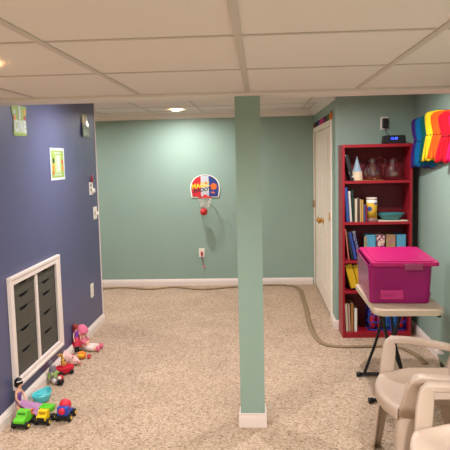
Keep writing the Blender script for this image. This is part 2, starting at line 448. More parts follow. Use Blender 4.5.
for sx_, st in ((.012, REDP),):
    m = MB(); q = []
    for k in range(10):
        a = PI/2+k*PI/5; r = .018 if k % 2 == 0 else .008; q.append((sx_+r*math.cos(a), -.0175, .182+r*math.sin(a)))
    obj('star', m.prism(q, (0, -.0006, 0)), st, t)
obj('ball_emblem', MB().cyl((.108, -.0152, .135), (.108, -.0162, .135), .040, n=28), mat('orange_emblem', (240, 110, 40), .4), t)
obj('flame_emblem', MB().prism([(.07, -.0152, .055), (.1, -.0152, .075), (.13, -.0152, .045), (.1, -.0152, .052)], (0, -.001, 0)), ORG, t)
obj('rim_mount', MB().box((-.022, -.045, .008), (.028, -.0152, .034), .003), mat('rim_red', (214, 40, 36), .35), t)
rc = (.002, -.135, .006)
obj('rim', MB().tube([(rc[0]+.088*math.cos(2*PI*k/32), rc[1]+.088*math.sin(2*PI*k/32), rc[2]) for k in range(32)], .0045, 8, closed=True), MATS['rim_red'], t)
m = MB(); nn = 12
for k in range(nn):
    for s_ in (1, -1):
        p = []
        for j in range(7):
            f = j/6; r = .087*(1-f)+.042*f; a = 2*PI*(k+s_*f*1.5)/nn; p.append((rc[0]+r*math.cos(a), rc[1]+r*math.sin(a), rc[2]-.13*f))
        m.tube(p, .0016, 5)
obj('net', m, mat('net_white', (225, 222, 214), .8), t, 'white string net')
tag(obj('toy_basketball', MB().ball((0, 0, 0), .046, n=24), mat('red_rubber', (208, 50, 54), .4), loc=(-.682, YB-.135, .955)), 'small red ball caught in the bottom of the toy hoop net', 'ball')
tb_ = bpy.data.objects['toy_basketball']
m = MB()
for rot in ((0, 0, 0), (PI/2, 0, 0), (0, PI/2, 0)):
    R = Euler(rot).to_matrix(); m.tube([R @ V((.0462*math.cos(2*PI*k/32), .0462*math.sin(2*PI*k/32), 0)) for k in range(32)], .0012, 5, closed=True)
obj('seam', m, INK, tb_)
# outlet and charger
t = thing('wall_outlet', 'white outlet plate on the green back wall below the hoop', 'outlet', (-.733, YB, .42))
obj('plate', MB().box((-.036, -.007, -.057), (.036, 0, .057), .003), WHITE, t)
for z in (-.026, .026): obj('socket', MB().box((-.017, -.009, z-.015), (.017, -.007, z+.015), .003), MATS['socket_cream'], t)
t = thing('charger_cord', 'short dark red cord with pink plug hanging from the back wall outlet', 'cord', (-.733, YB, .42))
obj('plug', MB().box((-.012, -.035, -.03), (.014, -.009, .012), .004), MATS['red_plastic'], t)
obj('cord', MB().tube([(0, -.03, -.03), (.004, -.028, -.06), (.012, -.02, -.10), (.02, -.015, -.14), (.022, -.012, -.165)], .0035, 8), mat('dark_red_cord', (130, 60, 60), .5), t)
obj('cord_end', MB().box((.014, -.022, -.19), (.032, -.004, -.16), .003), mat('pink_plug', (220, 120, 140), .4), t)

# ------------------------------------------------------------------ foam letters along the door casing top
cols = [(150, 60, 70), (60, 40, 60), (40, 34, 44), (40, 60, 130), (190, 40, 100), (200, 40, 110), (120, 40, 90), (60, 40, 50), (80, 110, 50)]
glyph = 'ABCDEFGHIJ'
shapes = [[(-.09, 0), (.09, 0), (.07, .035), (.03, .06), (-.03, .06), (-.07, .035)], [(-.08, 0), (.08, 0), (.09, .03), (.05, .055), (.0, .045), (-.05, .06), (-.085, .035)], [(-.085, 0), (.085, 0), (.06, .06), (0, .05), (-.06, .06)]]
cn = ['dark rose', 'plum', 'black', 'blue', 'magenta', 'bright pink', 'purple', 'dark brown', 'green']
for i, c_ in enumerate(cols):
    y = 7.56-.185*i
    o = obj('felt_ornament', MB().prism([(0, p[0], p[1]) for p in shapes[i % 3]], (.014, 0, 0)), mat('felt_%s' % cn[i].replace(' ', '_'), c_, .9), loc=(XD-.0155, y, 1.9482))
    tag(o, '%s felt ornament in the row standing on top of the closet door casing' % cn[i], 'ornament', 'felt ornaments on the door casing')
t = thing('orange_ornament', 'orange pumpkin-like ornament at the near end of the closet door casing', 'ornament', (XD-.009, 5.90, 1.9485))
obj('body', MB().prism([(-.006, p[0], p[1]) for p in rr(.13, .15, .06, .02)], (.013, 0, 0)), mat('orange_felt', (214, 122, 40), .8), t)
obj('stem', MB().box((-.004, -.04, .0605), (.004, -.02, .08), .002), mat('brown_felt', (120, 70, 40), .9), t)

# ------------------------------------------------------------------ bookcase
BX0, BX1, BY0, BY1, BT = .722, 1.317, 5.33, 5.60, 1.697
tops = [1.384, 1.027, .69, .42, .048]
t = thing('bookcase', 'tall red five-shelf bookcase in the corner beside the closet', 'bookcase', (BX0, BY0, 0))
def bl(m, a, b, *k): return m.box((a[0]-BX0, a[1]-BY0, a[2]), (b[0]-BX0, b[1]-BY0, b[2]), *k)
for a, b in ((BX0, BX0+.02), (BX1-.02, BX1)): obj('side_panel', bl(MB(), (a, BY0, 0), (b, BY1, BT-.026), .0015), RED, t)
obj('top', bl(MB(), (BX0, BY0-.004, BT-.026), (BX1, BY1, BT), .002), RED, t)
obj('back_panel', bl(MB(), (BX0+.02, BY1-.006, .05), (BX1-.02, BY1, BT-.026)), mat('dark_red_back', (104, 16, 28), .5), t)
for z in tops: obj('shelf', bl(MB(), (BX0+.0201, BY0+.002, z-.022), (BX1-.0201, BY1-.0061, z), .0015), RED, t)
obj('kickboard', bl(MB(), (BX0+.0201, BY0+.003, 0), (BX1-.0201, BY0+.019, tops[-1]-.0221)), RED, t)

def smoothp3(p, n=5):
    out = []
    for i in range(len(p)-1):
        p0 = V(p[max(i-1, 0)]); p1 = V(p[i]); p2 = V(p[i+1]); p3 = V(p[min(i+2, len(p)-1)])
        for k in range(n):
            s_ = k/n; out.append(.5*((2*p1)+(-p0+p2)*s_+(2*p0-5*p1+4*p2-p3)*s_*s_+(-p0+3*p1-3*p2+p3)*s_**3))
    out.append(V(p[-1])); return out
def px(x): return .725+(x-343)*.00871
BKN = [0]
def book(x, z, w, h, d, color, label, lean=0, y=5.365, group=None, rough=.5, white=False):
    """lean in degrees, positive tips the top to the left; x is the left foot of the spine"""
    n = 'book'
    a = -math.radians(lean)
    t = thing('book', label, 'book', (x+(w*0), y, z+.0005), (0, a, 0), group)
    BKN[0] += 1
    mm = mat('cover_%d_%d_%d' % color, color, rough)
    cv = MB(); th = .0025
    cv.box((0, 0, 0), (w, .004, h), .001); cv.box((0, 0, 0), (th, d, h)); cv.box((w-th, 0, 0), (w, d, h))
    obj('cover', cv, mm, t)
    obj('pages', MB().box((th, .004, .003), (w-th, d-.004, h-.003)), PAPER, t)
    return t
def leanz(w, lean): return w*math.sin(math.radians(abs(lean)))
G = 'books on the bookcase'
# top shelf
s = tops[0]
t = thing('magazine_holder', 'black case with white spots leaning at the left end of the top shelf', 'case', (px(353.2), 5.372, s+.005), (0, -math.radians(13), 0))
obj('case', MB().box((-.016, 0, 0), (.016, .16, .225), .002), spots_mat('black_speckled', (30, 28, 30), (200, 196, 186), 32, .3), t)
# gnome-like cone
t = thing('paper_cone_hat', 'pale blue and cream party cone on the top bookcase shelf', 'party hat', (px(358.9), 5.44, s+.0045)); t.scale = (.86, .86, .9)
obj('skirt', MB().lathe([(.058, 0), (.05, .085), (.046, .085), (.054, .0)], 28), mat('cream_felt', (216, 196, 166), .9, noise=.08, nscale=60), t)
obj('cone', MB().lathe([(.048, .08), (.034, .12), (.016, .185), (.004, .215), (.0005, .215)], 28), mat('pale_blue_felt', (150, 176, 192), .8), t)
obj('tip', MB().ball((0, 0, .222), .008, n=10), mat('grey_plastic', (150, 145, 138)), t)
o = tag(obj('serving_board', MB().box((0, 0, 0), (.255, .14, .0035), .001), mat('amber_wood', (170, 96, 40), .5, noise=.2, nscale=9), loc=(px(354.6), 5.365, s+.0006)), 'thin wooden board under the party cone on the top shelf', 'board')
GLASS = bpy.data.materials.new('clear_glass'); GLASS.use_nodes = True
nt = GLASS.node_tree; nt.nodes.clear()
o_ = nt.nodes.new('ShaderNodeOutputMaterial'); mx_ = nt.nodes.new('ShaderNodeMixShader'); tr_ = nt.nodes.new('ShaderNodeBsdfTransparent'); gl_ = nt.nodes.new('ShaderNodeBsdfGlossy'); lw_ = nt.nodes.new('ShaderNodeMath'); fc_ = nt.nodes.new('ShaderNodeLayerWeight'); pw_ = nt.nodes.new('ShaderNodeMath')
pw_.operation = 'POWER'; pw_.inputs[1].default_value = 2.2; lw_.operation = 'MULTIPLY_ADD'; lw_.inputs[1].default_value = .75; lw_.inputs[2].default_value = .06
nt.links.new(fc_.outputs['Facing'], pw_.inputs[0]); nt.links.new(pw_.outputs[0], lw_.inputs[0])
gl_.inputs['Roughness'].default_value = .06; tr_.inputs['Color'].default_value = (.97, .96, .96, 1)
nt.links.new(lw_.outputs[0], mx_.inputs[0]); nt.links.new(tr_.outputs[0], mx_.inputs[1]); nt.links.new(gl_.outputs[0], mx_.inputs[2]); nt.links.new(mx_.outputs[0], o_.inputs[0])
def pitcher(x, y, z, label, hr, r=.078):
    t = thing('glass_pitcher', label, 'pitcher', (x, y, z), hr, 'glass pitchers on the top shelf')
    prof = [(.001, 0), (.04, 0), (.062, .012), (r, .045), (r*1.04, .075), (r*.9, .115), (.046, .15), (.042, .165), (.052, .19),
            (.049, .19), (.039, .164), (.043, .148), (r*.87, .113), (r*1.0, .075), (r*.96, .047), (.058, .016), (.038, .005), (.001, .005)]
    obj('bowl', MB().lathe(prof, 36), GLASS, t)
    obj('handle', MB().tube([(.046, 0, .188), (.075, 0, .198), (.105, 0, .18), (.112, 0, .15), (.1, 0, .115), (r*.98, 0, .1)], .007, 10), GLASS, t)
    return t
pitcher(px(374.4), 5.45, s+.0045, 'round clear glass pitcher with handle, next to the party cone', -.1)
pitcher(px(394.4), 5.45, s+.0006, 'round clear glass pitcher at the right end of the top shelf', -.1, .072)
# second shelf
s = tops[1]
def row(items, z, y=5.365):
    for (x, w, h, d, c_, lab, lean) in items:
        book(px(x), z+(leanz(w, lean) if lean > 0 else 0), w, h, d, c_, lab, lean, y)
row([(347.2, .026, .30, .2, (50, 80, 150), 'tall blue book leaning at the left end of the second shelf', 3.5),
     (350.6, .02, .268, .19, (214, 210, 204), 'white-spined book beside the tall blue book', 3.5),
     (353.4, .018, .278, .2, (34, 56, 44), 'dark green book beside the white-spined book', 3),
     (355.4, .022, .20, .16, (206, 192, 168), 'cream book just right of the dark green book', 0),
     (358.1, .018, .205, .16, (70, 58, 50), 'dark brown book between cream and tan books', 0),
     (360.3, .016, .195, .15, (196, 160, 110), 'tan book on the second shelf', 0),
     (362.3, .014, .19, .15, (206, 160, 60), 'thin gold book on the second shelf', 0),
     (364.1, .013, .15, .14, (60, 90, 150), 'short blue book beside the thin gold book', 0),
     (365.8, .016, .145, .14, (130, 40, 70), 'short maroon book beside the canister', 0)], s)
t = thing('canister', 'white, yellow and blue labelled canister on the second shelf', 'canister', (px(373.2), 5.42, s+.0006))
obj('body', MB().cyl((0, 0, 0), (0, 0, .19), .046, n=32), WHITE, t)
obj('label', MB().lathe([(.0462, .03), (.0468, .03), (.0468, .165), (.0462, .165)], 32), spots_mat('canister_label', (210, 170, 50), (50, 70, 140), 14, .3), t, 'yellow and blue printed label')
obj('lid', MB().cyl((0, 0, .19), (0, 0, .208), .048, .046, n=32), mat('lid_cream', (224, 208, 196), .5), t)
o = tag(obj('folded_paper', MB().box((0, 0, 0), (.25, .17, .006), .001), PAPER, loc=(px(379), 5.36, s+.0006)), 'pale folded papers under the teal dish', 'paper')
t = thing('teal_dish', 'shallow teal glazed dish on papers on the second shelf', 'dish', (px(393), 5.455, s+.007))
t.scale = (1.12, .82, 1)
obj('bowl', MB().lathe([(.001, 0), (.05, 0), (.07, .008), (.105, .05), (.112, .056), (.109, .058), (.1, .052), (.066, .013), (.001, .008)], 36), mat('teal_glaze', (64, 140, 146), .25), t)
# third shelf
s = tops[2]
row([(348.9, .012, .275, .15, (206, 120, 100), 'thin salmon book at the left of the third shelf', 6.5),
     (352.2, .02, .25, .15, (40, 40, 48), 'black book leaning beside the salmon book', 10.5),
     (354.9, .026, .24, .16, (44, 70, 150), 'bright blue book leaning on the third shelf', 12)], s, 5.362)
t = thing('patterned_binder', 'navy patterned binder with grey top leaning behind the pink bin', 'binder', (px(359.2), 5.362, s+.0075), (0, -math.radians(13), 0))
obj('cover', MB().box((0, 0, 0), (.024, .16, .235), .002), spots_mat('navy_pattern', (56, 66, 110), (190, 170, 170), 70, .3), t)
obj('tab', MB().box((.002, .01, .2355), (.03, .05, .25), .003), mat('grey_plastic', (150, 145, 138)), t)
def clothbox(x0, x1, m_, name, label, cat='box', h=.205):
    t = thing(name, label, cat, (px(x0), 5.37, s+.0006))
    w = px(x1)-px(x0)-.003
    obj('body', MB().box((0, 0, 0), (w, .17, h), .004), m_, t)
    obj('lid', MB().box((-.0005, -.001, h+.0003), (w+.0005, .171, h+.012), .003), m_, t)
    return t
SKYB = mat('sky_blue_card', (84, 156, 186), .6, noise=.05)
clothbox(367.2, 376.6, SKYB, 'storage_box', 'sky blue box left of the purple floral box')
clothbox(377.4, 385.6, spots_mat('purple_floral', (120, 40, 96), (222, 190, 170), 42, .5), 'floral_box', 'purple floral box in the middle of the third shelf')
clothbox(387, 396.4, spots_mat('olive_floral', (150, 146, 70), (170, 110, 110), 40, .52), 'floral_box', 'olive and rose floral box beside the purple one')
clothbox(397.2, 406.6, SKYB, 'storage_box', 'sky blue box at the right end of the third shelf')
t = thing('paper_cutout', 'small tan tag leaning on the first sky blue box', 'tag', (px(366), 5.355, s+.001), (0, 0, .2))
obj('tag', MB().prism([(-.012, 0, 0), (.01, 0, 0), (.014, 0, .2), (0, 0, .222), (-.014, 0, .2)], (0, .003, 0)), mat('tan_card', (150, 140, 110), .8), t)
# fourth shelf
s = tops[3]
YEL = (216, 176, 30)
row([(351.8, .062, .215, .21, YEL, 'wide yellow binder leaning left on the fourth shelf', 15),
     (359.6, .062, .212, .21, (204, 162, 26), 'second wide yellow binder partly behind the pink bin', 15)], s)
# bottom shelf
s = tops[4]
row([(346.6, .022, .25, .2, (222, 206, 180), 'cream book at the left end of the bottom shelf', 2.5),
     (349.5, .016, .248, .19, (206, 170, 150), 'pale pink book on the bottom shelf', 2),
     (351.5, .022, .255, .2, (176, 120, 66), 'tan-brown book with dark foot on the bottom shelf', 0),
     (354.9, .026, .205, .18, (228, 224, 216), 'short white book at the right of the bottom shelf books', 0)], s)
# bowling set in a blue net carrier
NETB = mat('blue_nylon', (34, 60, 170), .6)
cx0, cx1 = px(369.5), px(408); cyc = 5.47
t = thing('net_carrier', 'blue net carrier holding red and blue bowling pins on the bottom shelf', 'carrier', ((cx0+cx1)/2, cyc, s+.0006))
hw = (cx1-cx0)/2-.006; m = MB()
def rect(z, a, b, n=6):
    pts = []
    for cx, cy, a0 in ((a-.03, b-.03, 0), (-a+.03, b-.03, PI/2), (-a+.03, -b+.03, PI), (a-.03, -b+.03, 1.5*PI)):
        for k in range(n+1):
            q = a0+PI/2*k/n; pts.append((cx+.03*math.cos(q), cy+.03*math.sin(q), z))
    return pts
for z in (.006, .075, .14, .20): m.tube(rect(z, hw, .082), .005, 6, closed=True)
obj('hoops', m, NETB, t)
m = MB()
for k in range(9):
    x = -hw+2*hw*k/8
    for sy in (-1, 1):
        for sg in (-1, 1):
            p = [(max(-hw, min(hw, x+sg*hw/4*j)), sy*.082, .006+.194*j/2) for j in range(3)]
            m.tube(p, .0022, 5)
for x in (-hw, -hw*.5, 0, hw*.5, hw):
    m.tube([(x, -.08, .006), (x, .08, .006)], .003, 5)
obj('netting', m, NETB, t)
obj('strap', MB().tube([(.03, -.085, .14), (.02, -.10, .05), (.025, -.115, -.005), (.0, -.125, -.03)], .005, 6), NETB, t)
PINR = mat('pin_red', (214, 36, 40), .3); PINB = mat('pin_blue', (40, 130, 190), .3)
k = 0
for row_y in (5.43, 5.51):
    for i, x in enumerate((377.5, 384.5, 392, 399, 405)[:5] if False else (374.6, 382.2, 389.6, 396.6, 403.4)):
        front = row_y < 5.45
        red = (i in (0, 1, 4)) if front else (i % 2 == 1)
        if not front and i == 2: red = False
        xx = px(x)
        t = thing('bowling_pin', ('%s plastic bowling pin, %s of its row in the blue carrier, %s row' % ('red' if red else 'blue', ('leftmost', 'second from left', 'in the middle', 'second from right', 'rightmost')[i], 'front' if front else 'rear')), 'bowling pin', (xx, row_y, s+.012), 0, 'bowling pins in the net carrier')
        obj('body', MB().lathe([(.001, 0), (.018, 0), (.022, .02), (.028, .06), (.027, .085), (.018, .125), (.012, .15), (.0155, .175), (.014, .195), (.008, .205), (.001, .207)], 20), PINR if red else PINB, t)
        obj('stripe', MB().lathe([(.0128, .142), (.0133, .148), (.0128, .154)], 20), WHITE, t)

# clock radio and its adapter
t = thing('clock_radio', 'black clock radio with blue digits on top of the bookcase', 'clock radio', (1.176, 5.43, BT+.0006))
obj('case', MB().prism([(p[0], -.05, p[1]) for p in rr(.182, .19, .072, .014)], (0, .1, 0)), BLACKP, t)
obj('grille', MB().box((-.085, -.0515, .012), (.085, -.05, .06), .0005), mat('dark_grille', (28, 28, 32), .7, bump=.3, bscale=900), t)
obj('display', MB().box((-.045, -.053, .03), (.03, -.051, .058)), mat('display_dark', (8, 10, 26), .2), t)
text('digits', '12:48', .028, mat('blue_digits', (60, 90, 255), .5, emit=.7), t, (-.008, -.0545, .044), (PI/2, 0, 0), ext=.0003, bold=.0005)
t = thing('wall_outlet', 'white outlet plate above the red bookcase', 'outlet', (1.134, YN, 1.885))
obj('plate', MB().box((-.036, -.006, -.057), (.036, 0, .057), .003), WHITE, t)
for z in (-.026, .026): obj('socket', MB().box((-.017, -.008, z-.015), (.017, -.006, z+.015), .003), MATS['socket_cream'], t)
t = thing('power_adapter', 'black power adapter plugged above the bookcase, cord running to the radio', 'adapter', (1.134, YN, 1.885))
obj('brick', MB().box((-.022, -.05, -.045), (.026, -.0081, .042), .006), BLACKP, t)
obj('cord', MB().tube([(0, -.03, -.04), (.006, -.034, -.07), (.024, -.05, -.105), (.036, -.07, -.128), (.042, -.11, -.137), (.042, -.137, -.14)], .003, 8), BLACKP, t)

# ------------------------------------------------------------------ rainbow fringed tops on the right wall
def garment(i, yf, name, rgb, top, bot, label):
    # a flat fringed felt costume; its far edge is held off the wall, its near edge rests on it
    W = .36; EX = .085
    yc = yf-W*.5
    t = thing('fringed_costume', label, 'costume', (XR, yc, top), 0, 'rainbow costumes hung along the right wall')
    H_ = top-bot; m_ = mat('costume_'+name, rgb, .8, spec=.2)
    def hwid(v): return .165+.012*math.cos(v*PI*2)-.022*math.exp(-((v-.45)/.13)**2)+.028*v*v
    def xx(y, v, ph=0): return -.016-(EX-.012)*max(0, min(1.15, (y+.18)/.36))-.004*math.sin(y*45+i)
    def body(u, v):
        vv = v*.5; s_ = (u-.5)*2
        y = s_*hwid(vv)*(1 if vv > .05 else .84+3.2*vv); z = -H_*vv - .012*abs(s_)**3*(1-v)
        return (xx(y, vv), y, z)
    solid(obj('bodice', MB().grid(body, 22, 12), m_, t), .003)
    m = MB(); ns = 9
    for k in range(ns):
        def strip(u, v, k=k):
            s_ = ((k+.04+.92*u)/ns-.5)*2
            ln = 1-.05*((k*7+i*3) % 5)/4
            y = s_*hwid(.5+.5*v*ln); z = -H_*(.495+.505*v*ln)
            return (xx(y, v)-.003*math.sin(k*2.1+i)*v-.0035, y, z)
        m.grid(strip, 3, 6)
    solid(obj('fringe', m, m_, t), .0025)
    for k in range(6):
        y = (-.8+1.6*k/5)*hwid(.47)
        obj('bead', MB().ball((xx(y, .5)-.004, y, -H_*.47), .0055, n=8), INK, t)
    obj('hook', MB().tube([(0, .02, .006), (-.03, .02, .006), (xx(.02, 0), .02, -.002), (xx(.02, 0), .02, -.014)], .0025, 6), mat('grey_plastic', (150, 145, 138)), t)
for i, (n, yc, rgb, top, bot, where) in enumerate((
        ('purple', 5.33, (62, 34, 118), 1.904, 1.485, 'farthest into the corner'), ('blue', 5.22, (8, 102, 158), 1.901, 1.499, 'between purple and green'),
        ('green', 5.05, (4, 84, 76), 1.911, 1.525, 'between blue and yellow'), ('yellow', 4.945, (232, 206, 34), 1.928, 1.545, 'between green and orange'),
        ('orange', 4.775, (232, 88, 20), 1.915, 1.56, 'between yellow and red'), ('red', 4.566, (196, 12, 36), 1.897, 1.535, 'between orange and pink'),
        ('pink', 4.31, (206, 16, 96), 1.88, 1.54, 'at the right edge of the photo'))):
    garment(i, yc, n, rgb, top, bot, '%s fringed felt costume hung on the right wall, %s' % (n, where))

# ------------------------------------------------------------------ folding table with the pink bin
TZ = .64
t = thing('folding_table', 'beige-topped folding table with black curved legs by the bookcase', 'table', (.93, 4.10, 0))
m = MB().prism([(p[0], p[1]-.33, TZ-.035) for p in rr(.43, .43, .84, .045, 6)], (0, 0, .035))
bmesh.ops.bevel(m.bm, geom=[e for e in m.bm.edges if abs(e.verts[0].co.z-e.verts[1].co.z) < 1e-6], offset=.008, segments=2, affect='EDGES')
obj('tabletop', m, TABLEM, t)
m = MB(); m.box((-.19, -.31, TZ-.05), (-.17, .49, TZ-.036)); m.box((.17, -.31, TZ-.05), (.19, .49, TZ-.036)); obj('under_rail', m, BLACK, t)
for y, sgn, lp in ((.265, 1, ([(-.18, .03), (-.15, .12), (-.105, .25), (-.07, .38), (-.057, .5), (-.055, TZ-.04)], [(.09, .03), (.07, .12), (.035, .25), (.015, .38), (.005, .5), (.005, TZ-.04)])),
                   (-.22, -1, ([(-.16, .03), (-.13, .12), (-.117, .25), (-.12, .4), (-.14, .52), (-.145, TZ-.04)], [(.085, .03), (.025, .12), (-.045, .26), (-.08, .4), (-.055, .52), (-.035, TZ-.04)]))):
    obj('foot_bar', MB().tube([(-.225, y, .02), (.22, y, .02)], .0135, 10), BLACK, t, 'black tubular foot')
    for x in (-.225, .22): obj('foot_cap', MB().cyl((x-.014, y, .019), (x+.014, y, .019), .0185, n=14), BLACKP, t)
    for q in lp: obj('leg', MB().tube(smoothp3([(a_, y, b_) for a_, b_ in q]), .0105, 10), BLACK, t)
    obj('crossbar', MB().tube([(-.17, y, TZ-.052), (.17, y, TZ-.052)], .009, 8), BLACK, t)

t = thing('storage_bin', 'translucent magenta storage bin with bright pink lid on the folding table', 'storage bin', (.948, 4.275, TZ+.0008), -.045)
PINKT = mat('translucent_magenta', (176, 18, 118), .22, trans=.35, alpha=.93, noise=.1, nscale=6)
def binwall(s0):
    m = MB(); rings = []
    for (fx, fy, z) in ((.186, .318, .0), (.192, .325, .006), (.202, .335, .24), (.209, .342, .245), (.209, .342, .258), (.2, .333, .258), (.198, .331, .24), (.184, .318, .01)):
        pts = rect(z, fx, fy, 5); rings.append([m.bm.verts.new(p) for p in pts])
    k = len(rings[0])
    for a, b in zip(rings, rings[1:]):
        for i in range(k): m.bm.faces.new((a[i], a[(i+1) % k], b[(i+1) % k], b[i]))
    m.bm.faces.new(rings[0][::-1]); m.bm.faces.new(rings[-1])
    return m
obj('tub', binwall(0), PINKT, t)
m = MB(); q = [V(p) for p in rect(.25, .213, .356, 5)]
m.prism(q, (0, 0, .022)); q2 = [V(p) for p in rect(.272, .185, .322, 5)]; m.prism(q2, (0, 0, .006))
obj('lid', m, mat('hot_pink_plastic', (180, 20, 100), .38, bump=.1, bscale=300), t, 'bright pink lid')
obj('latch', MB().box((-.01, -.366, .225), (.105, -.3565, .268), .004), mat('grey_pink_latch', (150, 60, 98), .4), t, 'greyish latch'); t.children[-1].location = (-.03, 0, 0)
obj('sticker', MB().box((-.155, -.3345, .03), (-.01, -.331, .09), .001), mat('faint_pink_label', (190, 44, 116), .4), t)
m = MB()
for k in range(3): m.tube([(-.135+.03*k+.013*math.cos(2*PI*j/16), -.3352, .058+.008*math.sin(2*PI*j/16)) for j in range(16)], .0012, 5, closed=True)
obj('logo', m, mat('plum_print', (110, 20, 70), .5), t)
# things filling the bin, seen dimly through its side
o = tag(obj('folded_clothes', MB().box((-.17, -.29, .012), (.17, .29, .08), .03).box((-.16, -.28, .082), (.15, .28, .15), .03), mat('magenta_cloth', (150, 24, 80), .9, noise=.3, nscale=8), loc=(.948, 4.275, TZ+.0008)), 'folded clothes seen through the side of the magenta bin', 'clothes')

# pale green box at the foot of the right wall
t = thing('clear_box', 'pale green translucent plastic box on the floor by the right wall', 'box', (1.325, 4.15, .0005))
GB = mat('pale_green_plastic', (176, 190, 166), .3, trans=.3)
obj('tub', MB().box((-.055, -.2, 0), (.05, .2, .15), .01), GB, t)
obj('lid', MB().box((-.06, -.205, .1505), (.052, .205, .17), .006), GB, t)
obj('latch', MB().box((-.058, -.15, .10), (-.0555, -.06, .135), .001), BLACKP, t); obj('latch', MB().box((-.058, .06, .10), (-.0555, .15, .135), .001), BLACKP, t)

# ------------------------------------------------------------------ resin armchairs, facing -x
def chair(loc, label, rz=0):
    t = thing('resin_armchair', label, 'chair', loc, rz, 'beige resin armchairs along the right wall')
    def seat(u, v):
        s_ = (v-.5)*2
        if u < .12:
            k = u/.12; x = -.255+.05*s_**2; z = .372+.06*k; x += .004*(1-k)
            return (x+.012*(1-k)*0, s_*.226, z)
        k = (u-.12)/.88
        x = -.255+.05*s_*s_*(1-k)+.44*k; y = s_*(.226-.012*k)
        z = .434-.022*math.sin(min(1, k*1.15)*PI*.8)*(1-s_**4) + .04*max(0, abs(s_)-.78)/.22*min(1, k*2.5)
        return (x, y, z)
    o = solid(obj('seat', MB().grid(seat, 22, 20), RESIN, t), .007, 1)
    # legs: L-section, tapering and splayed
    for sx, sy in ((-1, -1), (-1, 1), (1, -1), (1, 1)):
        topx = -.195 if sx < 0 else .155; botx = -.222 if sx < 0 else .235; topy = sy*.228; boty = sy*(.295 if sx < 0 else .27)
        def leg2(u, v, sx=sx, sy=sy, topx=topx, botx=botx, topy=topy, boty=boty):
            w_ = .075*(1-v)+.045*v; x = topx+(botx-topx)*v; y = topy+(boty-topy)*v; z = .43*(1-v)
            # path: inner-front -> corner -> outer-back (an L with a rounded corner)
            P0 = V((x, y-sy*w_, 0)); P1 = V((x, y, 0)); P2 = V((x-sx*w_, y, 0))
            if u < .5: q = P0.lerp(P1, u*2)
            else: q = P1.lerp(P2, u*2-1)
            r = max(0, 1-abs(u-.5)*5)*.010
            q = q+V((-sx*r, -sy*r, 0)); q.z = z
            return q
        solid(obj('leg', MB().grid(leg2, 16, 8), RESIN, t), .006)
    # arms
    for sy in (-1, 1):
        path = [V((-.165, sy*.228, .40)), V((-.155, sy*.245, .46)), V((-.143, sy*.268, .53)), V((-.134, sy*.284, .575)), V((-.131, sy*.292, .594)), V((-.118, sy*.298, .602)),
                V((-.04, sy*.30, .598)), V((.04, sy*.298, .588)), V((.10, sy*.287, .578)), V((.15, sy*.262, .574)), V((.185, sy*.24, .57))]
        m = MB(); N = len(path)
        # simple robust build: post tube + arm tube with rounded-rectangle sections
        def rrsec(c, ax, ay, w_, h_, n=3, r=.45):
            pts = []
            rad = min(w_, h_)*r*2*.5
            for cx, cy, a0 in ((w_-rad, h_-rad, 0), (-w_+rad, h_-rad, PI/2), (-w_+rad, -h_+rad, PI), (w_-rad, -h_+rad, 1.5*PI)):
                for k in range(n+1):
                    a = a0+PI/2*k/n; pts.append(c+ax*(cx+rad*math.cos(a))+ay*(cy+rad*math.sin(a)))
            return pts
        secs = []
        for i, p in enumerate(path):
            tn = (path[min(i+1, N-1)]-path[max(i-1, 0)]).normalized()
            ay = V((0, 1, 0)); ay = (ay-tn*ay.dot(tn)).normalized(); ax = ay.cross(tn).normalized()
            f = max(0, min(1, (i-2.5)/2))
            th = (.036)*(1-f)+.016*f; wy = .016*(1-f)+.029*f
            secs.append(rrsec(p, ax, ay, th, wy))
        vs = [[m.bm.verts.new(p) for p in r] for r in secs]; K = len(vs[0])
        for a, b in zip(vs, vs[1:]):
            for k in range(K):
                f_ = m.bm.faces.new((a[k], a[(k+1) % K], b[(k+1) % K], b[k])); f_.smooth = True
        m.bm.faces.new(vs[0][::-1]); m.bm.faces.new(vs[-1])
        obj('armrest', m, RESIN, t)
    # back: curved shell with vertical slots
    def back(u, v):
        s_ = (v-.5)*2; z = .42+.42*u
        x = .17+.135*u+.02*u*u-.035*s_*s_*(1-.3*u); y = s_*(.225+.03*math.sin(u*PI*.7))
        if u > .8: y *= 1-.5*((u-.8)/.2)**2*.35; z -= .035*s_**4*(u-.8)/.2
        return (x, y, z)
    m = MB(); nu, nv = 16, 27
    gv = [[m.bm.verts.new(back(i/nu, j/nv)) for j in range(nv+1)] for i in range(nu+1)]
    for i in range(nu):
        for j in range(nv):
            if 4 <= i < 12 and 4 <= j < 23 and (j-4) % 4 in (0, 1, 2) and (j-4) % 4 == 1: continue
            f_ = m.bm.faces.new((gv[i][j], gv[i+1][j], gv[i+1][j+1], gv[i][j+1])); f_.smooth = True
    solid(obj('backrest', m, RESIN, t), .007)
    return t
chair((.83, 2.995, 0), 'beige resin armchair closest to the folding table, facing left')
chair((.84, 2.30, 0), 'beige resin armchair in the bottom right corner of the photo')

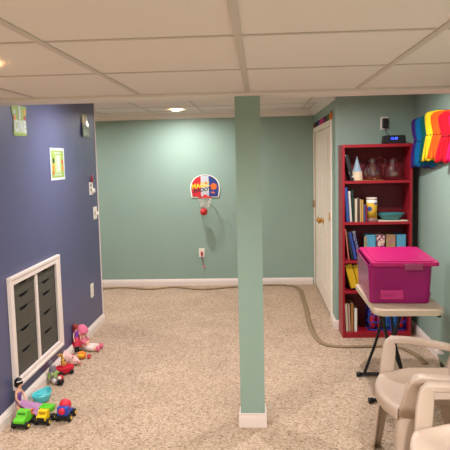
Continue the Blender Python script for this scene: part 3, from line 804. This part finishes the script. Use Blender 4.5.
# ------------------------------------------------------------------ strip of flat hose on the carpet
pts = [(-2.6, 7.45), (-2.2, 7.45), (-1.95, 7.50), (-1.725, 7.56), (-1.368, 7.44), (-1.077, 7.55), (-.735, 7.40), (-.315, 7.52), (.0, 7.60), (.22, 7.61), (.40, 7.54), (.478, 7.32), (.484, 6.9), (.484, 6.43), (.47, 5.9),
       (.475, 5.53), (.50, 5.25), (.56, 5.11), (.68, 5.06), (.85, 5.06), (1.04, 5.07), (1.13, 5.04), (1.20, 4.95), (1.245, 4.78), (1.25, 4.62)]
def smoothp(p, n=5):
    out = []
    for i in range(len(p)-1):
        p0 = V((*p[max(i-1, 0)], 0)); p1 = V((*p[i], 0)); p2 = V((*p[i+1], 0)); p3 = V((*p[min(i+2, len(p)-1)], 0))
        for k in range(n):
            s_ = k/n; out.append(.5*((2*p1)+(-p0+p2)*s_+(2*p0-5*p1+4*p2-p3)*s_*s_+(-p0+3*p1-3*p2+p3)*s_**3))
    out.append(V((*p[-1], 0))); return out
tag(obj('flat_hose', MB().tube([p+V((0, 0, .0085)) for p in smoothp(pts)], .023, 12, flat=.36), mat('olive_brown_rubber', (138, 116, 84), .7)), 'long flat olive-brown hose curving over the carpet along the walls', 'hose')

# ------------------------------------------------------------------ toys along the blue wall
YELH = mat('yellow_hub', (236, 196, 40), .45); GRN = mat('toy_green', (110, 210, 50), .4); YEL2 = mat('toy_yellow', (240, 206, 30), .4)
TBLUE = mat('toy_blue', (36, 70, 170), .4); TRED = mat('toy_red', (214, 40, 62), .4); TORG = mat('toy_orange', (246, 110, 40), .45); TYRE = mat('tyre_black', (22, 22, 24), .7)
def wheels(t, xs, ys, r=.026, w_=.022):
    for y in ys:
        for sx in (-1, 1):
            x = sx*xs
            wo = obj('wheel', MB().lathe([(.008, -w_/2), (r*.75, -w_/2), (r, -w_*.32), (r, w_*.32), (r*.75, w_/2), (.008, w_/2)], 18, M=Matrix.Translation((x, y, r)) @ Euler((0, PI/2, 0)).to_matrix().to_4x4(), cap=True), TYRE, t)
            obj('hub', MB().cyl((x+sx*w_*.3, y, r), (x+sx*(w_*.5+.003), y, r), r*.52, r*.4, n=12), YELH, wo)
# local: front is -y
t = thing('toy_tractor', 'lime green toy tractor with orange scoop in front of the purple-gown doll', 'toy truck', (-1.461, 3.53, .0005), math.radians(-8), 'toy trucks on the carpet'); t.scale = (.92, .92, .8)
wheels(t, .047, (-.04, .055), .027)
obj('chassis', MB().box((-.034, -.06, .022), (.034, .07, .045), .006), BLACKP, t)
obj('body', MB().prism([(-.036, a, b) for a, b in ((-.066, .04), (-.07, .07), (-.03, .082), (-.012, .12), (.035, .12), (.04, .075), (.07, .07), (.07, .04))], (.072, 0, 0)), GRN, t)
obj('window', MB().box((-.027, -.024, .086), (.027, -.019, .113), .002, M=Matrix.Translation((0, -.0, 0))), mat('dark_green_tint', (60, 140, 40), .3), t)
obj('bumper', MB().box((-.04, -.077, .028), (.04, -.066, .05), .004), BLACKP, t)
obj('scoop', MB().prism([(-.03, a, b) for a, b in ((.05, .075), (.1, .095), (.112, .07), (.098, .058), (.06, .062))], (.075, 0, 0)), TORG, t, 'orange scoop')
obj('arm', MB().tube([(.03, .02, .10), (.032, .06, .105), (.03, .09, .085)], .006, 8), TORG, t)
t = thing('toy_dump_truck', 'yellow toy dump truck with lime tipper, middle of the three trucks', 'toy truck', (-1.345, 3.575, .0005), math.radians(-6), 'toy trucks on the carpet'); t.scale = (.86, .86, .82)
wheels(t, .045, (-.04, .05), .026)
obj('chassis', MB().box((-.034, -.058, .022), (.034, .075, .042), .006), BLACKP, t)
obj('cab', MB().prism([(-.034, a, b) for a, b in ((-.06, .04), (-.062, .07), (-.035, .078), (-.028, .105), (.01, .105), (.012, .04))], (.068, 0, 0)), YEL2, t)
obj('grille', MB().box((-.028, -.072, .03), (.028, -.0625, .066), .004), BLACKP, t)
obj('windshield', MB().box((-.024, -.038, .08), (.024, -.031, .1), .002), mat('amber_tint', (180, 140, 20), .3), t)
obj('tipper', MB().prism([(-.047, a, b) for a, b in ((.012, .108), (.028, .075), (.075, .075), (.09, .112), (.084, .114), (.07, .082), (.032, .082), (.018, .11))], (.094, 0, 0)), GRN, t, 'lime green tipper')
obj('tipper_side', MB().prism([(-.048, a, b) for a, b in ((.014, .11), (.028, .076), (.075, .076), (.088, .112))], (.004, 0, 0)), GRN, t)
obj('tipper_side', MB().prism([(.044, a, b) for a, b in ((.014, .11), (.028, .076), (.075, .076), (.088, .112))], (.004, 0, 0)), GRN, t)
t = thing('toy_cement_mixer', 'blue toy cement mixer with red drum, rightmost of the three trucks', 'toy truck', (-1.232, 3.63, .0005), math.radians(-2), 'toy trucks on the carpet'); t.scale = (.88, .88, .9)
wheels(t, .045, (-.04, .055), .027)
obj('chassis', MB().box((-.036, -.062, .022), (.036, .078, .044), .006), BLACKP, t)
obj('cab', MB().box((-.04, -.066, .042), (.04, -.008, .108), .014), TBLUE, t)
obj('bed', MB().box((-.036, -.008, .042), (.036, .07, .058), .004), TBLUE, t)
obj('drum', MB().lathe([(.002, -.052), (.016, -.052), (.024, -.03), (.038, .0), (.042, .02), (.036, .05), (.02, .065), (.002, .066)], 24, M=Matrix.Translation((0, .03, .094)) @ Euler((PI/2-.25, 0, 0)).to_matrix().to_4x4()), TRED, t, 'red mixing drum')
obj('nose', MB().lathe([(.002, .012), (.018, .012), (.024, 0), (.022, -.02), (.02, -.02)], 20, M=Matrix.Translation((0, -.072, .082)) @ Euler((PI/2, 0, 0)).to_matrix().to_4x4()), TRED, t, 'round red nose')
# boat
t = thing('toy_boat', 'turquoise plastic toy boat on the carpet by the baseboard', 'toy boat', (-1.483, 3.915, .0006), math.radians(-15)); t.scale = (1.02, .92, 1.15)
def hull(u, v):
    a = 2*PI*u; c_, s_ = math.cos(a), math.sin(a)
    def R_(k):
        y = c_*.088; x = .055*math.copysign(abs(s_)**.75, s_)
        if c_ > 0: x *= (1-.35*c_**3); y *= 1.1
        return x, y
    x, y = R_(0)
    if v < .5: k = .62+.38*(v/.5)**.6; z = .052*(v/.5)
    else: k = .94-.34*((v-.5)/.5)**1.6; z = .052-.042*((v-.5)/.5)
    return (x*k, y*k, z+.012*max(0, c_)**3*(min(v, 1-v)*2))
m = MB().grid(hull, 36, 12); n_ = len(m.bm.verts)
bmesh.ops.remove_doubles(m.bm, verts=m.bm.verts, dist=1e-5); bmesh.ops.holes_fill(m.bm, edges=[e for e in m.bm.edges if e.is_boundary])
BOAT = mat('turquoise_plastic', (86, 196, 202), .35)
obj('hull', m, BOAT, t); obj('bench', MB().box((-.036, -.008, .03), (.036, .012, .037), .002), BOAT, t)

def faces(t, head, c_, r, fwd, eye=.12, skinm=None):
    """eyes, nose and mouth on a head centred c_, facing unit vector fwd (in thing coordinates)"""
    f = V(fwd).normalized(); s_ = f.cross(V((0, 0, 1))).normalized(); u = s_.cross(f)
    for k in (-1, 1):
        obj('eye', MB().ball(V(c_)+f*r*.9+s_*k*r*.36+u*r*.05, r*eye, n=8), INK, head)
    obj('nose', MB().ball(V(c_)+f*r*1.0-u*r*.15, r*.11, n=8), skinm or SKIN, head)
    obj('mouth', MB().ball(V(c_)+f*r*.88-u*r*.42, r*.16, (1, 1, .4), n=8), mat('lip_red', (190, 60, 70), .5), head)

# doll in the lilac gown, sitting against the baseboard
t = thing('fashion_doll', 'black-haired doll in a lilac gown sitting against the baseboard beside the trucks', 'doll', (-1.515, 3.70, 0))
LIL = mat('lilac_satin', (176, 128, 168), .4, noise=.12, nscale=60); PUR = mat('purple_bodice', (110, 70, 140), .5, noise=.1, nscale=90)
BP = [(-.005, 0, .062), (-.008, 0, .11), (-.006, 0, .155), (-.004, 0, .185), (.004, 0, .20), (.01, 0, .222), (.012, 0, .24),
      (-.004, -.03, .182), (.0, -.045, .14), (.022, -.035, .1), (-.004, .03, .182), (.012, .042, .145), (.04, .02, .112),
      (.005, -.02, .056), (.075, -.04, .035), (.14, -.06, .014), (.17, -.068, .012), (.005, .02, .056), (.078, .0, .035), (.145, -.03, .014), (.175, -.036, .012),
      (.035, -.03, .082), (.056, .008, .1)]
BE = [(0, 1), (1, 2), (2, 3), (3, 4), (4, 5), (5, 6), (3, 7), (7, 8), (8, 9), (3, 10), (10, 11), (11, 12), (0, 13), (13, 14), (14, 15), (15, 16), (0, 17), (17, 18), (18, 19), (19, 20), (9, 21), (12, 22)]
BRd = [.018, .014, .019, .016, .007, .019, .016, .009, .0075, .0055, .009, .0075, .0055, .015, .012, .007, .006, .015, .012, .007, .006, .005, .005]
bd = skin('body', BP, BE, BRd, SKIN, t, 2)
hc = (.012, 0, .232)
faces(t, bd, hc, .021, (1, -.5, 0))
HAIR = mat('black_hair', (16, 14, 16), .45)
m = MB(); m.ball((-.001, .006, .24), .029, (1, 1.05, 1.1)); m.ball((-.012, .012, .222), .024); m.ball((-.014, .02, .2), .016)
obj('hair', m, HAIR, t, 'black bouffant hair')
obj('headband', MB().tube([(.022*math.cos(a)+.006, .027*math.sin(a)-.001, .251+.004*math.cos(a)) for a in [-1.9+.35*k for k in range(10)]], .003, 6), WHITE, t, 'white headband')
obj('bodice', MB().lathe([(.0215, .095), (.0185, .118), (.024, .15), (.021, .172), (.019, .172)], 18, c=(-.007, 0, 0), M=Matrix.Diagonal((.95, 1.25, 1, 1))), PUR, t)
def gown(u, v):
    a = 2*PI*u; cx = .0+.175*v; cy = -.03*v; cz = .1-.055*v
    r = .026+.03*v; w_ = 1.25+.1*v
    fold = 1+.13*v*math.sin(a*7)
    z = cz+r*.75*math.sin(a)*fold; y = cy+r*w_*math.cos(a)*fold; x = cx-.03*math.sin(a)*(1-v)
    return (x, y, max(.003, z))
solid(obj('gown', MB().grid(gown, 42, 12), LIL, t, 'lilac satin skirt'), .002)
t.rotation_euler = (0, 0, math.radians(-4)); t.scale = (.92, .92, .92)
t.location = (-1.54, 3.675, .001)

# grey plush rabbit with green jacket
PLG = mat('grey_plush', (128, 124, 130), .95, bump=.4, bscale=500); PLW = mat('white_plush', (214, 206, 200), .95, bump=.4, bscale=500)
def plush(name, label, cat, loc, rz, m_, s_=1, arms=True, group=None, torso=1.0):
    t = thing(name, label, cat, loc, rz, group)
    P_ = [(0, 0, .04), (0, 0, .075), (.0, 0, .105), (.004, 0, .135), (.004, 0, .16),
          (.01, -.035, .095), (.035, -.045, .07), (.01, .035, .095), (.035, .045, .07),
          (.03, -.03, .026), (.075, -.045, .02), (.09, -.05, .028), (.03, .03, .026), (.075, .045, .02), (.09, .05, .028)]
    E_ = [(0, 1), (1, 2), (2, 3), (3, 4), (2, 5), (5, 6), (2, 7), (7, 8), (0, 9), (9, 10), (10, 11), (0, 12), (12, 13), (13, 14)]
    R_ = [.034*torso, .036*torso, .022, .03, .026, .014, .014, .014, .014, .019, .016, .018, .019, .016, .018]
    P_ = [tuple(c_*s_ for c_ in p) for p in P_]; R_ = [r*s_ for r in R_]
    b = skin('body', P_, E_, R_, m_, t, 2)
    return t, b
t, b = plush('plush_rabbit', 'grey plush rabbit in a green jacket leaning on the baseboard', 'plush toy', (-1.53, 4.27, .001), math.radians(-20), PLG, .8)
t['s'] = 0; del t['s']
for sy in (-1, 1): obj('ear', MB().ball((-.012, sy*.012, .143), .009, (.7, 1, 2)), PLG, t)
K8 = .8
obj('jacket', MB().lathe([(r*K8, z*K8) for r, z in [(.042, .035), (.043, .07), (.034, .1), (.026, .115), (.022, .115), (.03, .098), (.038, .07), (.038, .035)]], 20), mat('sage_felt', (150, 172, 96), .9), t, 'green jacket')
for sy in (-1, 1): obj('sleeve', MB().cyl((.004*K8, sy*.022*K8, .098*K8), (.032*K8, sy*.044*K8, .072*K8), .0165*K8, .0155*K8, n=12), MATS['sage_felt'], t)
obj('trousers', MB().cyl((.024, -.024, .0216), (.062, -.034, .0168), .0172, .0156, n=12).cyl((.024, .024, .0216), (.062, .034, .0168), .0172, .0156, n=12), PLW, t, 'white trouser legs')
faces(t, b, (.003, 0, .118), .024, (1, 0, 0), .1, mat('pink_nose', (220, 130, 140), .5))
# small red, white and black character-free toy: a drum-shaped roller
t = thing('wind_up_toy', 'small red and black toy with a round white face beside the rabbit', 'toy', (-1.452, 4.215, .0005), math.radians(-10)); t.scale = (.8, .8, .8)
obj('body', MB().ball((0, 0, .03), .03, (1, .9, 1)), BLACKP, t); obj('head', MB().ball((0, -.004, .068), .028, (1.1, .9, .85)), MATS['red_plastic'], t)
obj('face', MB().ball((0, -.02, .07), .019, (1.1, .6, .8)), WHITE, t, 'round white face')
for sx in (-1, 1): obj('foot', MB().ball((sx*.016, -.02, .008), .012, (1, 1.4, .65)), BLACKP, t)

# red plush car with giraffe
t = thing('plush_car', 'red plush toy car on the carpet carrying a small giraffe', 'toy car', (-1.498, 4.44, .0005), math.radians(-50)); t.scale = (.78, .78, .78)
REDPL = mat('red_plush', (196, 28, 48), .85, bump=.3, bscale=500)
def carb(u, v):
    a = 2*PI*u
    if v < .6:
        k = v/.6; r = 1-.06*(1-k)*0; z = .018+.062*math.sin(k*PI/2); rad = .82+.2*math.sin(k*PI); 
    else:
        k = (v-.6)/.4; z = .08-.03*k; rad = .8-.3*k
    return (.062*rad*math.cos(a), .10*rad*math.sin(a), z+.0*math.cos(a))
m = MB().grid(carb, 32, 12); bmesh.ops.remove_doubles(m.bm, verts=m.bm.verts, dist=1e-5); bmesh.ops.holes_fill(m.bm, edges=[e for e in m.bm.edges if e.is_boundary])
obj('body', m, REDPL, t)
for y in (-.055, .055):
    for sx in (-1, 1): obj('wheel', MB().ball((sx*.052, y, .024), .024, (.5, 1, 1)), TYRE, t)
for sx in (-1, 1): obj('headlamp', MB().ball((sx*.03, -.095, .055), .012, (1, .5, 1)), WHITE, t)
GIR = spots_mat('giraffe_spots', (226, 176, 84), (90, 50, 30), 75, .42, .9)
t = thing('toy_giraffe', 'spotted yellow toy giraffe riding in the red plush car', 'toy giraffe', (-1.498, 4.447, .0405), math.radians(-60)); t.scale = (.8, .8, .8)
skin('body', [(0, 0, .026), (0, -.01, .07), (.0, -.016, .115), (0, -.018, .14), (0, -.05, .132), (0, -.062, .126), (.026, -.02, .055), (-.026, -.02, .055)],
     [(0, 1), (1, 2), (2, 3), (3, 4), (4, 5), (1, 6), (1, 7)], [.03, .02, .013, .016, .013, .011, .008, .008], GIR, t, 2)
for sx in (-1, 1):
    obj('horn', MB().cyl((sx*.008, -.014, .15), (sx*.009, -.012, .172), .003, .004, n=8), mat('brown_felt', (120, 70, 40)), t)
    obj('ear', MB().ball((sx*.02, -.012, .146), .008, (1.5, .5, .8)), GIR, t); obj('eye', MB().ball((sx*.012, -.034, .144), .003, n=8), INK, t)

# pale pink plush pig lying down
PINKP = mat('pale_pink_plush', (226, 184, 176), .95, bump=.4, bscale=500)
t = thing('plush_pig', 'pale pink plush pig flopped on the carpet behind the red car', 'plush toy', (-1.508, 4.665, .0), math.radians(60)); t.scale = (.8, .8, .85)
b = skin('body', [(0, .07, .04), (0, .02, .048), (0, -.03, .045), (0, -.075, .036), (0, -.1, .032), (.05, .03, .018), (-.05, .03, .018), (.045, -.03, .016), (-.045, -.03, .016), (0, .1, .07), (0, .11, .12)],
     [(0, 1), (1, 2), (2, 3), (3, 4), (1, 5), (1, 6), (2, 7), (2, 8), (0, 9), (9, 10)], [.042, .046, .042, .03, .018, .016, .016, .015, .015, .034, .012], PINKP, t, 2)
for sx in (-1, 1): obj('ear', MB().prism([(sx*.012, -.05, .075), (sx*.04, -.046, .07), (sx*.036, -.06, .098)], (0, .008, 0)), PINKP, t); obj('eye', MB().ball((sx*.02, -.096, .048), .004, n=8), INK, t)
obj('snout', MB().cyl((0, -.105, .03), (0, -.128, .028), .015, .014, n=14), mat('snout_pink', (214, 150, 146), .8), t)

# orange and yellow plush
t = thing('plush_bird', 'small orange and yellow plush bird lying before the pink-hatted doll', 'plush toy', (-1.475, 4.81, .0), math.radians(-80)); t.scale = (1.1, .85, 1.0)
OPL = mat('orange_plush', (236, 128, 40), .95, bump=.4, bscale=500); YPL = mat('yellow_plush', (226, 176, 50), .95, bump=.4, bscale=500)
skin('body', [(0, .05, .03), (0, 0, .036), (0, -.045, .036), (.035, .02, .014), (-.035, .02, .014)], [(0, 1), (1, 2), (1, 3), (1, 4)], [.022, .034, .03, .012, .012], OPL, t, 2)
obj('wing', MB().ball((.035, .0, .03), .026, (.5, 1.2, .7)), YPL, t, 'yellow wing'); obj('wing', MB().ball((-.035, .0, .03), .026, (.5, 1.2, .7)), YPL, t, 'yellow wing')
obj('beak', MB().cyl((0, -.07, .034), (0, -.098, .03), .012, .002, n=12), MATS['red_plastic'], t, 'red beak')
for sx in (-1, 1): obj('foot', MB().ball((sx*.02, .075, .012), .013, (1, 1.6, .7)), MATS['red_plastic'], t)

# soft doll with pink knitted hat and white trousers
t = thing('soft_doll', 'soft doll in a pink knit hat and white trousers sitting by the baseboard', 'doll', (-1.532, 5.03, .001), math.radians(-6)); t.scale = (.9, .9, .9)
PKN = mat('pink_knit', (216, 110, 140), .95, bump=.6, bscale=160)
b = skin('body', [(0, 0, .04), (0, 0, .085), (0, 0, .115), (.008, 0, .15), (.012, 0, .178), (.012, -.05, .1), (.06, -.045, .08), (.09, -.02, .095), (.012, .05, .1), (.05, .05, .075),
              (.05, -.03, .03), (.12, -.04, .026), (.17, -.045, .026), (.05, .035, .03), (.12, .045, .026), (.17, .05, .026)],
     [(0, 1), (1, 2), (2, 3), (3, 4), (2, 5), (5, 6), (6, 7), (2, 8), (8, 9), (0, 10), (10, 11), (11, 12), (0, 13), (13, 14), (14, 15)],
     [.04, .042, .026, .046, .04, .018, .015, .013, .018, .015, .026, .021, .02, .026, .021, .02], SKIN, t, 2)
obj('hat', MB().lathe([(.056, -.02), (.062, -.012), (.062, .0), (.055, .035), (.034, .06), (.002, .068)], 26, M=Matrix.Translation((.006, 0, .178)) @ Euler((0, -.25, 0)).to_matrix().to_4x4()), PKN, t, 'pink knitted hat')
obj('scarf', MB().lathe([(.03, -.012), (.044, -.008), (.046, .004), (.03, .012)], 22, c=(.006, 0, .123)), mat('lilac_knit', (170, 110, 180), .95), t, 'lilac scarf')
obj('sweater', MB().lathe([(.046, .04), (.051, .06), (.05, .09), (.036, .118), (.03, .12)], 22), PKN, t, 'pink sweater')
for a, b_ in (((.01, -.046, .102), (.06, -.046, .081)), ((.01, .046, .102), (.05, .051, .077))): obj('sleeve', MB().cyl(a, b_, .0225, .019, n=14), PKN, t)
WT = mat('white_cotton', (226, 212, 206), .9)
for a, b_ in (((.03, -.025, .031), (.14, -.042, .027)), ((.03, .03, .031), (.14, .047, .027))): obj('trouser_leg', MB().cyl(a, b_, .0275, .0245, n=16), WT, t)
for y in (-.045, .05): obj('shoe', MB().ball((.176, y, .03), .026, (.8, .9, 1.1)), PKN, t, 'pink bootee')
faces(t, b, (.012, 0, .155), .047, (1, -.35, 0), .09)

# red-haired doll leaning on the wall
t = thing('fashion_doll', 'red-haired doll in a purple and red dress leaning on the blue wall', 'doll', (-1.55, 4.94, .001), math.radians(-30)); t.scale = (.88, .88, .92)
LN = Matrix.Rotation(math.radians(-6), 4, 'Y')
DP = [(0, 0, .13), (0, 0, .165), (0, 0, .195), (0, 0, .212), (0, 0, .232), (0, 0, .25), (0, -.03, .19), (.01, -.042, .15), (.02, -.04, .115), (0, .03, .19), (.01, .042, .15), (.02, .04, .115),
      (0, -.014, .12), (.004, -.016, .065), (.0, -.016, .012), (.02, -.016, .006), (0, .014, .12), (.004, .016, .065), (.0, .016, .012), (.02, .016, .006)]
b = skin('body', DP, [(0, 1), (1, 2), (2, 3), (3, 4), (4, 5), (2, 6), (6, 7), (7, 8), (2, 9), (9, 10), (10, 11), (0, 12), (12, 13), (13, 14), (14, 15), (0, 16), (16, 17), (17, 18), (18, 19)],
         [.016, .012, .017, .007, .018, .016, .008, .006, .005, .008, .006, .005, .013, .009, .006, .005, .013, .009, .006, .005], SKIN, t, 2)
faces(t, b, (0, 0, .24), .02, (1, 0, 0))
RH = mat('auburn_hair', (140, 44, 34), .5)
obj('hair', MB().ball((-.007, 0, .247), .0265, (1, 1.05, 1.05)).ball((-.014, 0, .21), .024, (.7, 1.1, 1.8)), RH, t, 'auburn hair')
obj('top', MB().lathe([(.0185, .15), (.016, .165), (.0235, .195), (.018, .208)], 18, M=Matrix.Diagonal((1, 1.25, 1, 1))), mat('violet_satin', (130, 60, 160), .4), t, 'purple top')
obj('skirt', MB().lathe([(.048, .075), (.036, .11), (.019, .152), (.017, .152)], 20), mat('crimson_satin', (190, 30, 60), .5), t, 'crimson skirt')
obj('boots', MB().cyl((.003, -.016, .012), (.004, -.016, .06), .0095, .0115, n=10).cyl((.003, .016, .012), (.004, .016, .06), .0095, .0115, n=10), BLACKP, t, 'black boots')

# ------------------------------------------------------------------ camera
f, pitch, yaw, roll, H = 612.57, math.radians(6.1623), math.radians(-3.2078), math.radians(-1.2871), 1.6
fwd = V((math.sin(yaw)*math.cos(pitch), math.cos(yaw)*math.cos(pitch), -math.sin(pitch)))
r0 = V((math.cos(yaw), -math.sin(yaw), 0)); u0 = r0.cross(fwd)
r_ = r0*math.cos(roll)+u0*math.sin(roll); u_ = -r0*math.sin(roll)+u0*math.cos(roll)
M = Matrix((r_, u_, -fwd)).transposed().to_4x4(); M.translation = V((0, 0, H))
cam = bpy.data.cameras.new('camera'); cam.sensor_width = 36; cam.lens = 36*f/450; cam.clip_start = .05
co = bpy.data.objects.new('camera', cam); C.objects.link(co); co.matrix_world = M
S = bpy.context.scene; S.camera = co
w = bpy.data.worlds.new('world'); S.world = w; w.use_nodes = True
w.node_tree.nodes['Background'].inputs[0].default_value = (.8, .8, .8, 1); w.node_tree.nodes['Background'].inputs[1].default_value = .02
S.view_settings.view_transform = 'Standard'; S.view_settings.look = 'None'; S.view_settings.gamma = 1; S.view_settings.exposure = 1.95
try:
    S.cycles.use_denoising = True; S.cycles.max_bounces = 12; S.cycles.diffuse_bounces = 8; S.cycles.transmission_bounces = 10; S.cycles.sample_clamp_indirect = 4
except Exception: pass
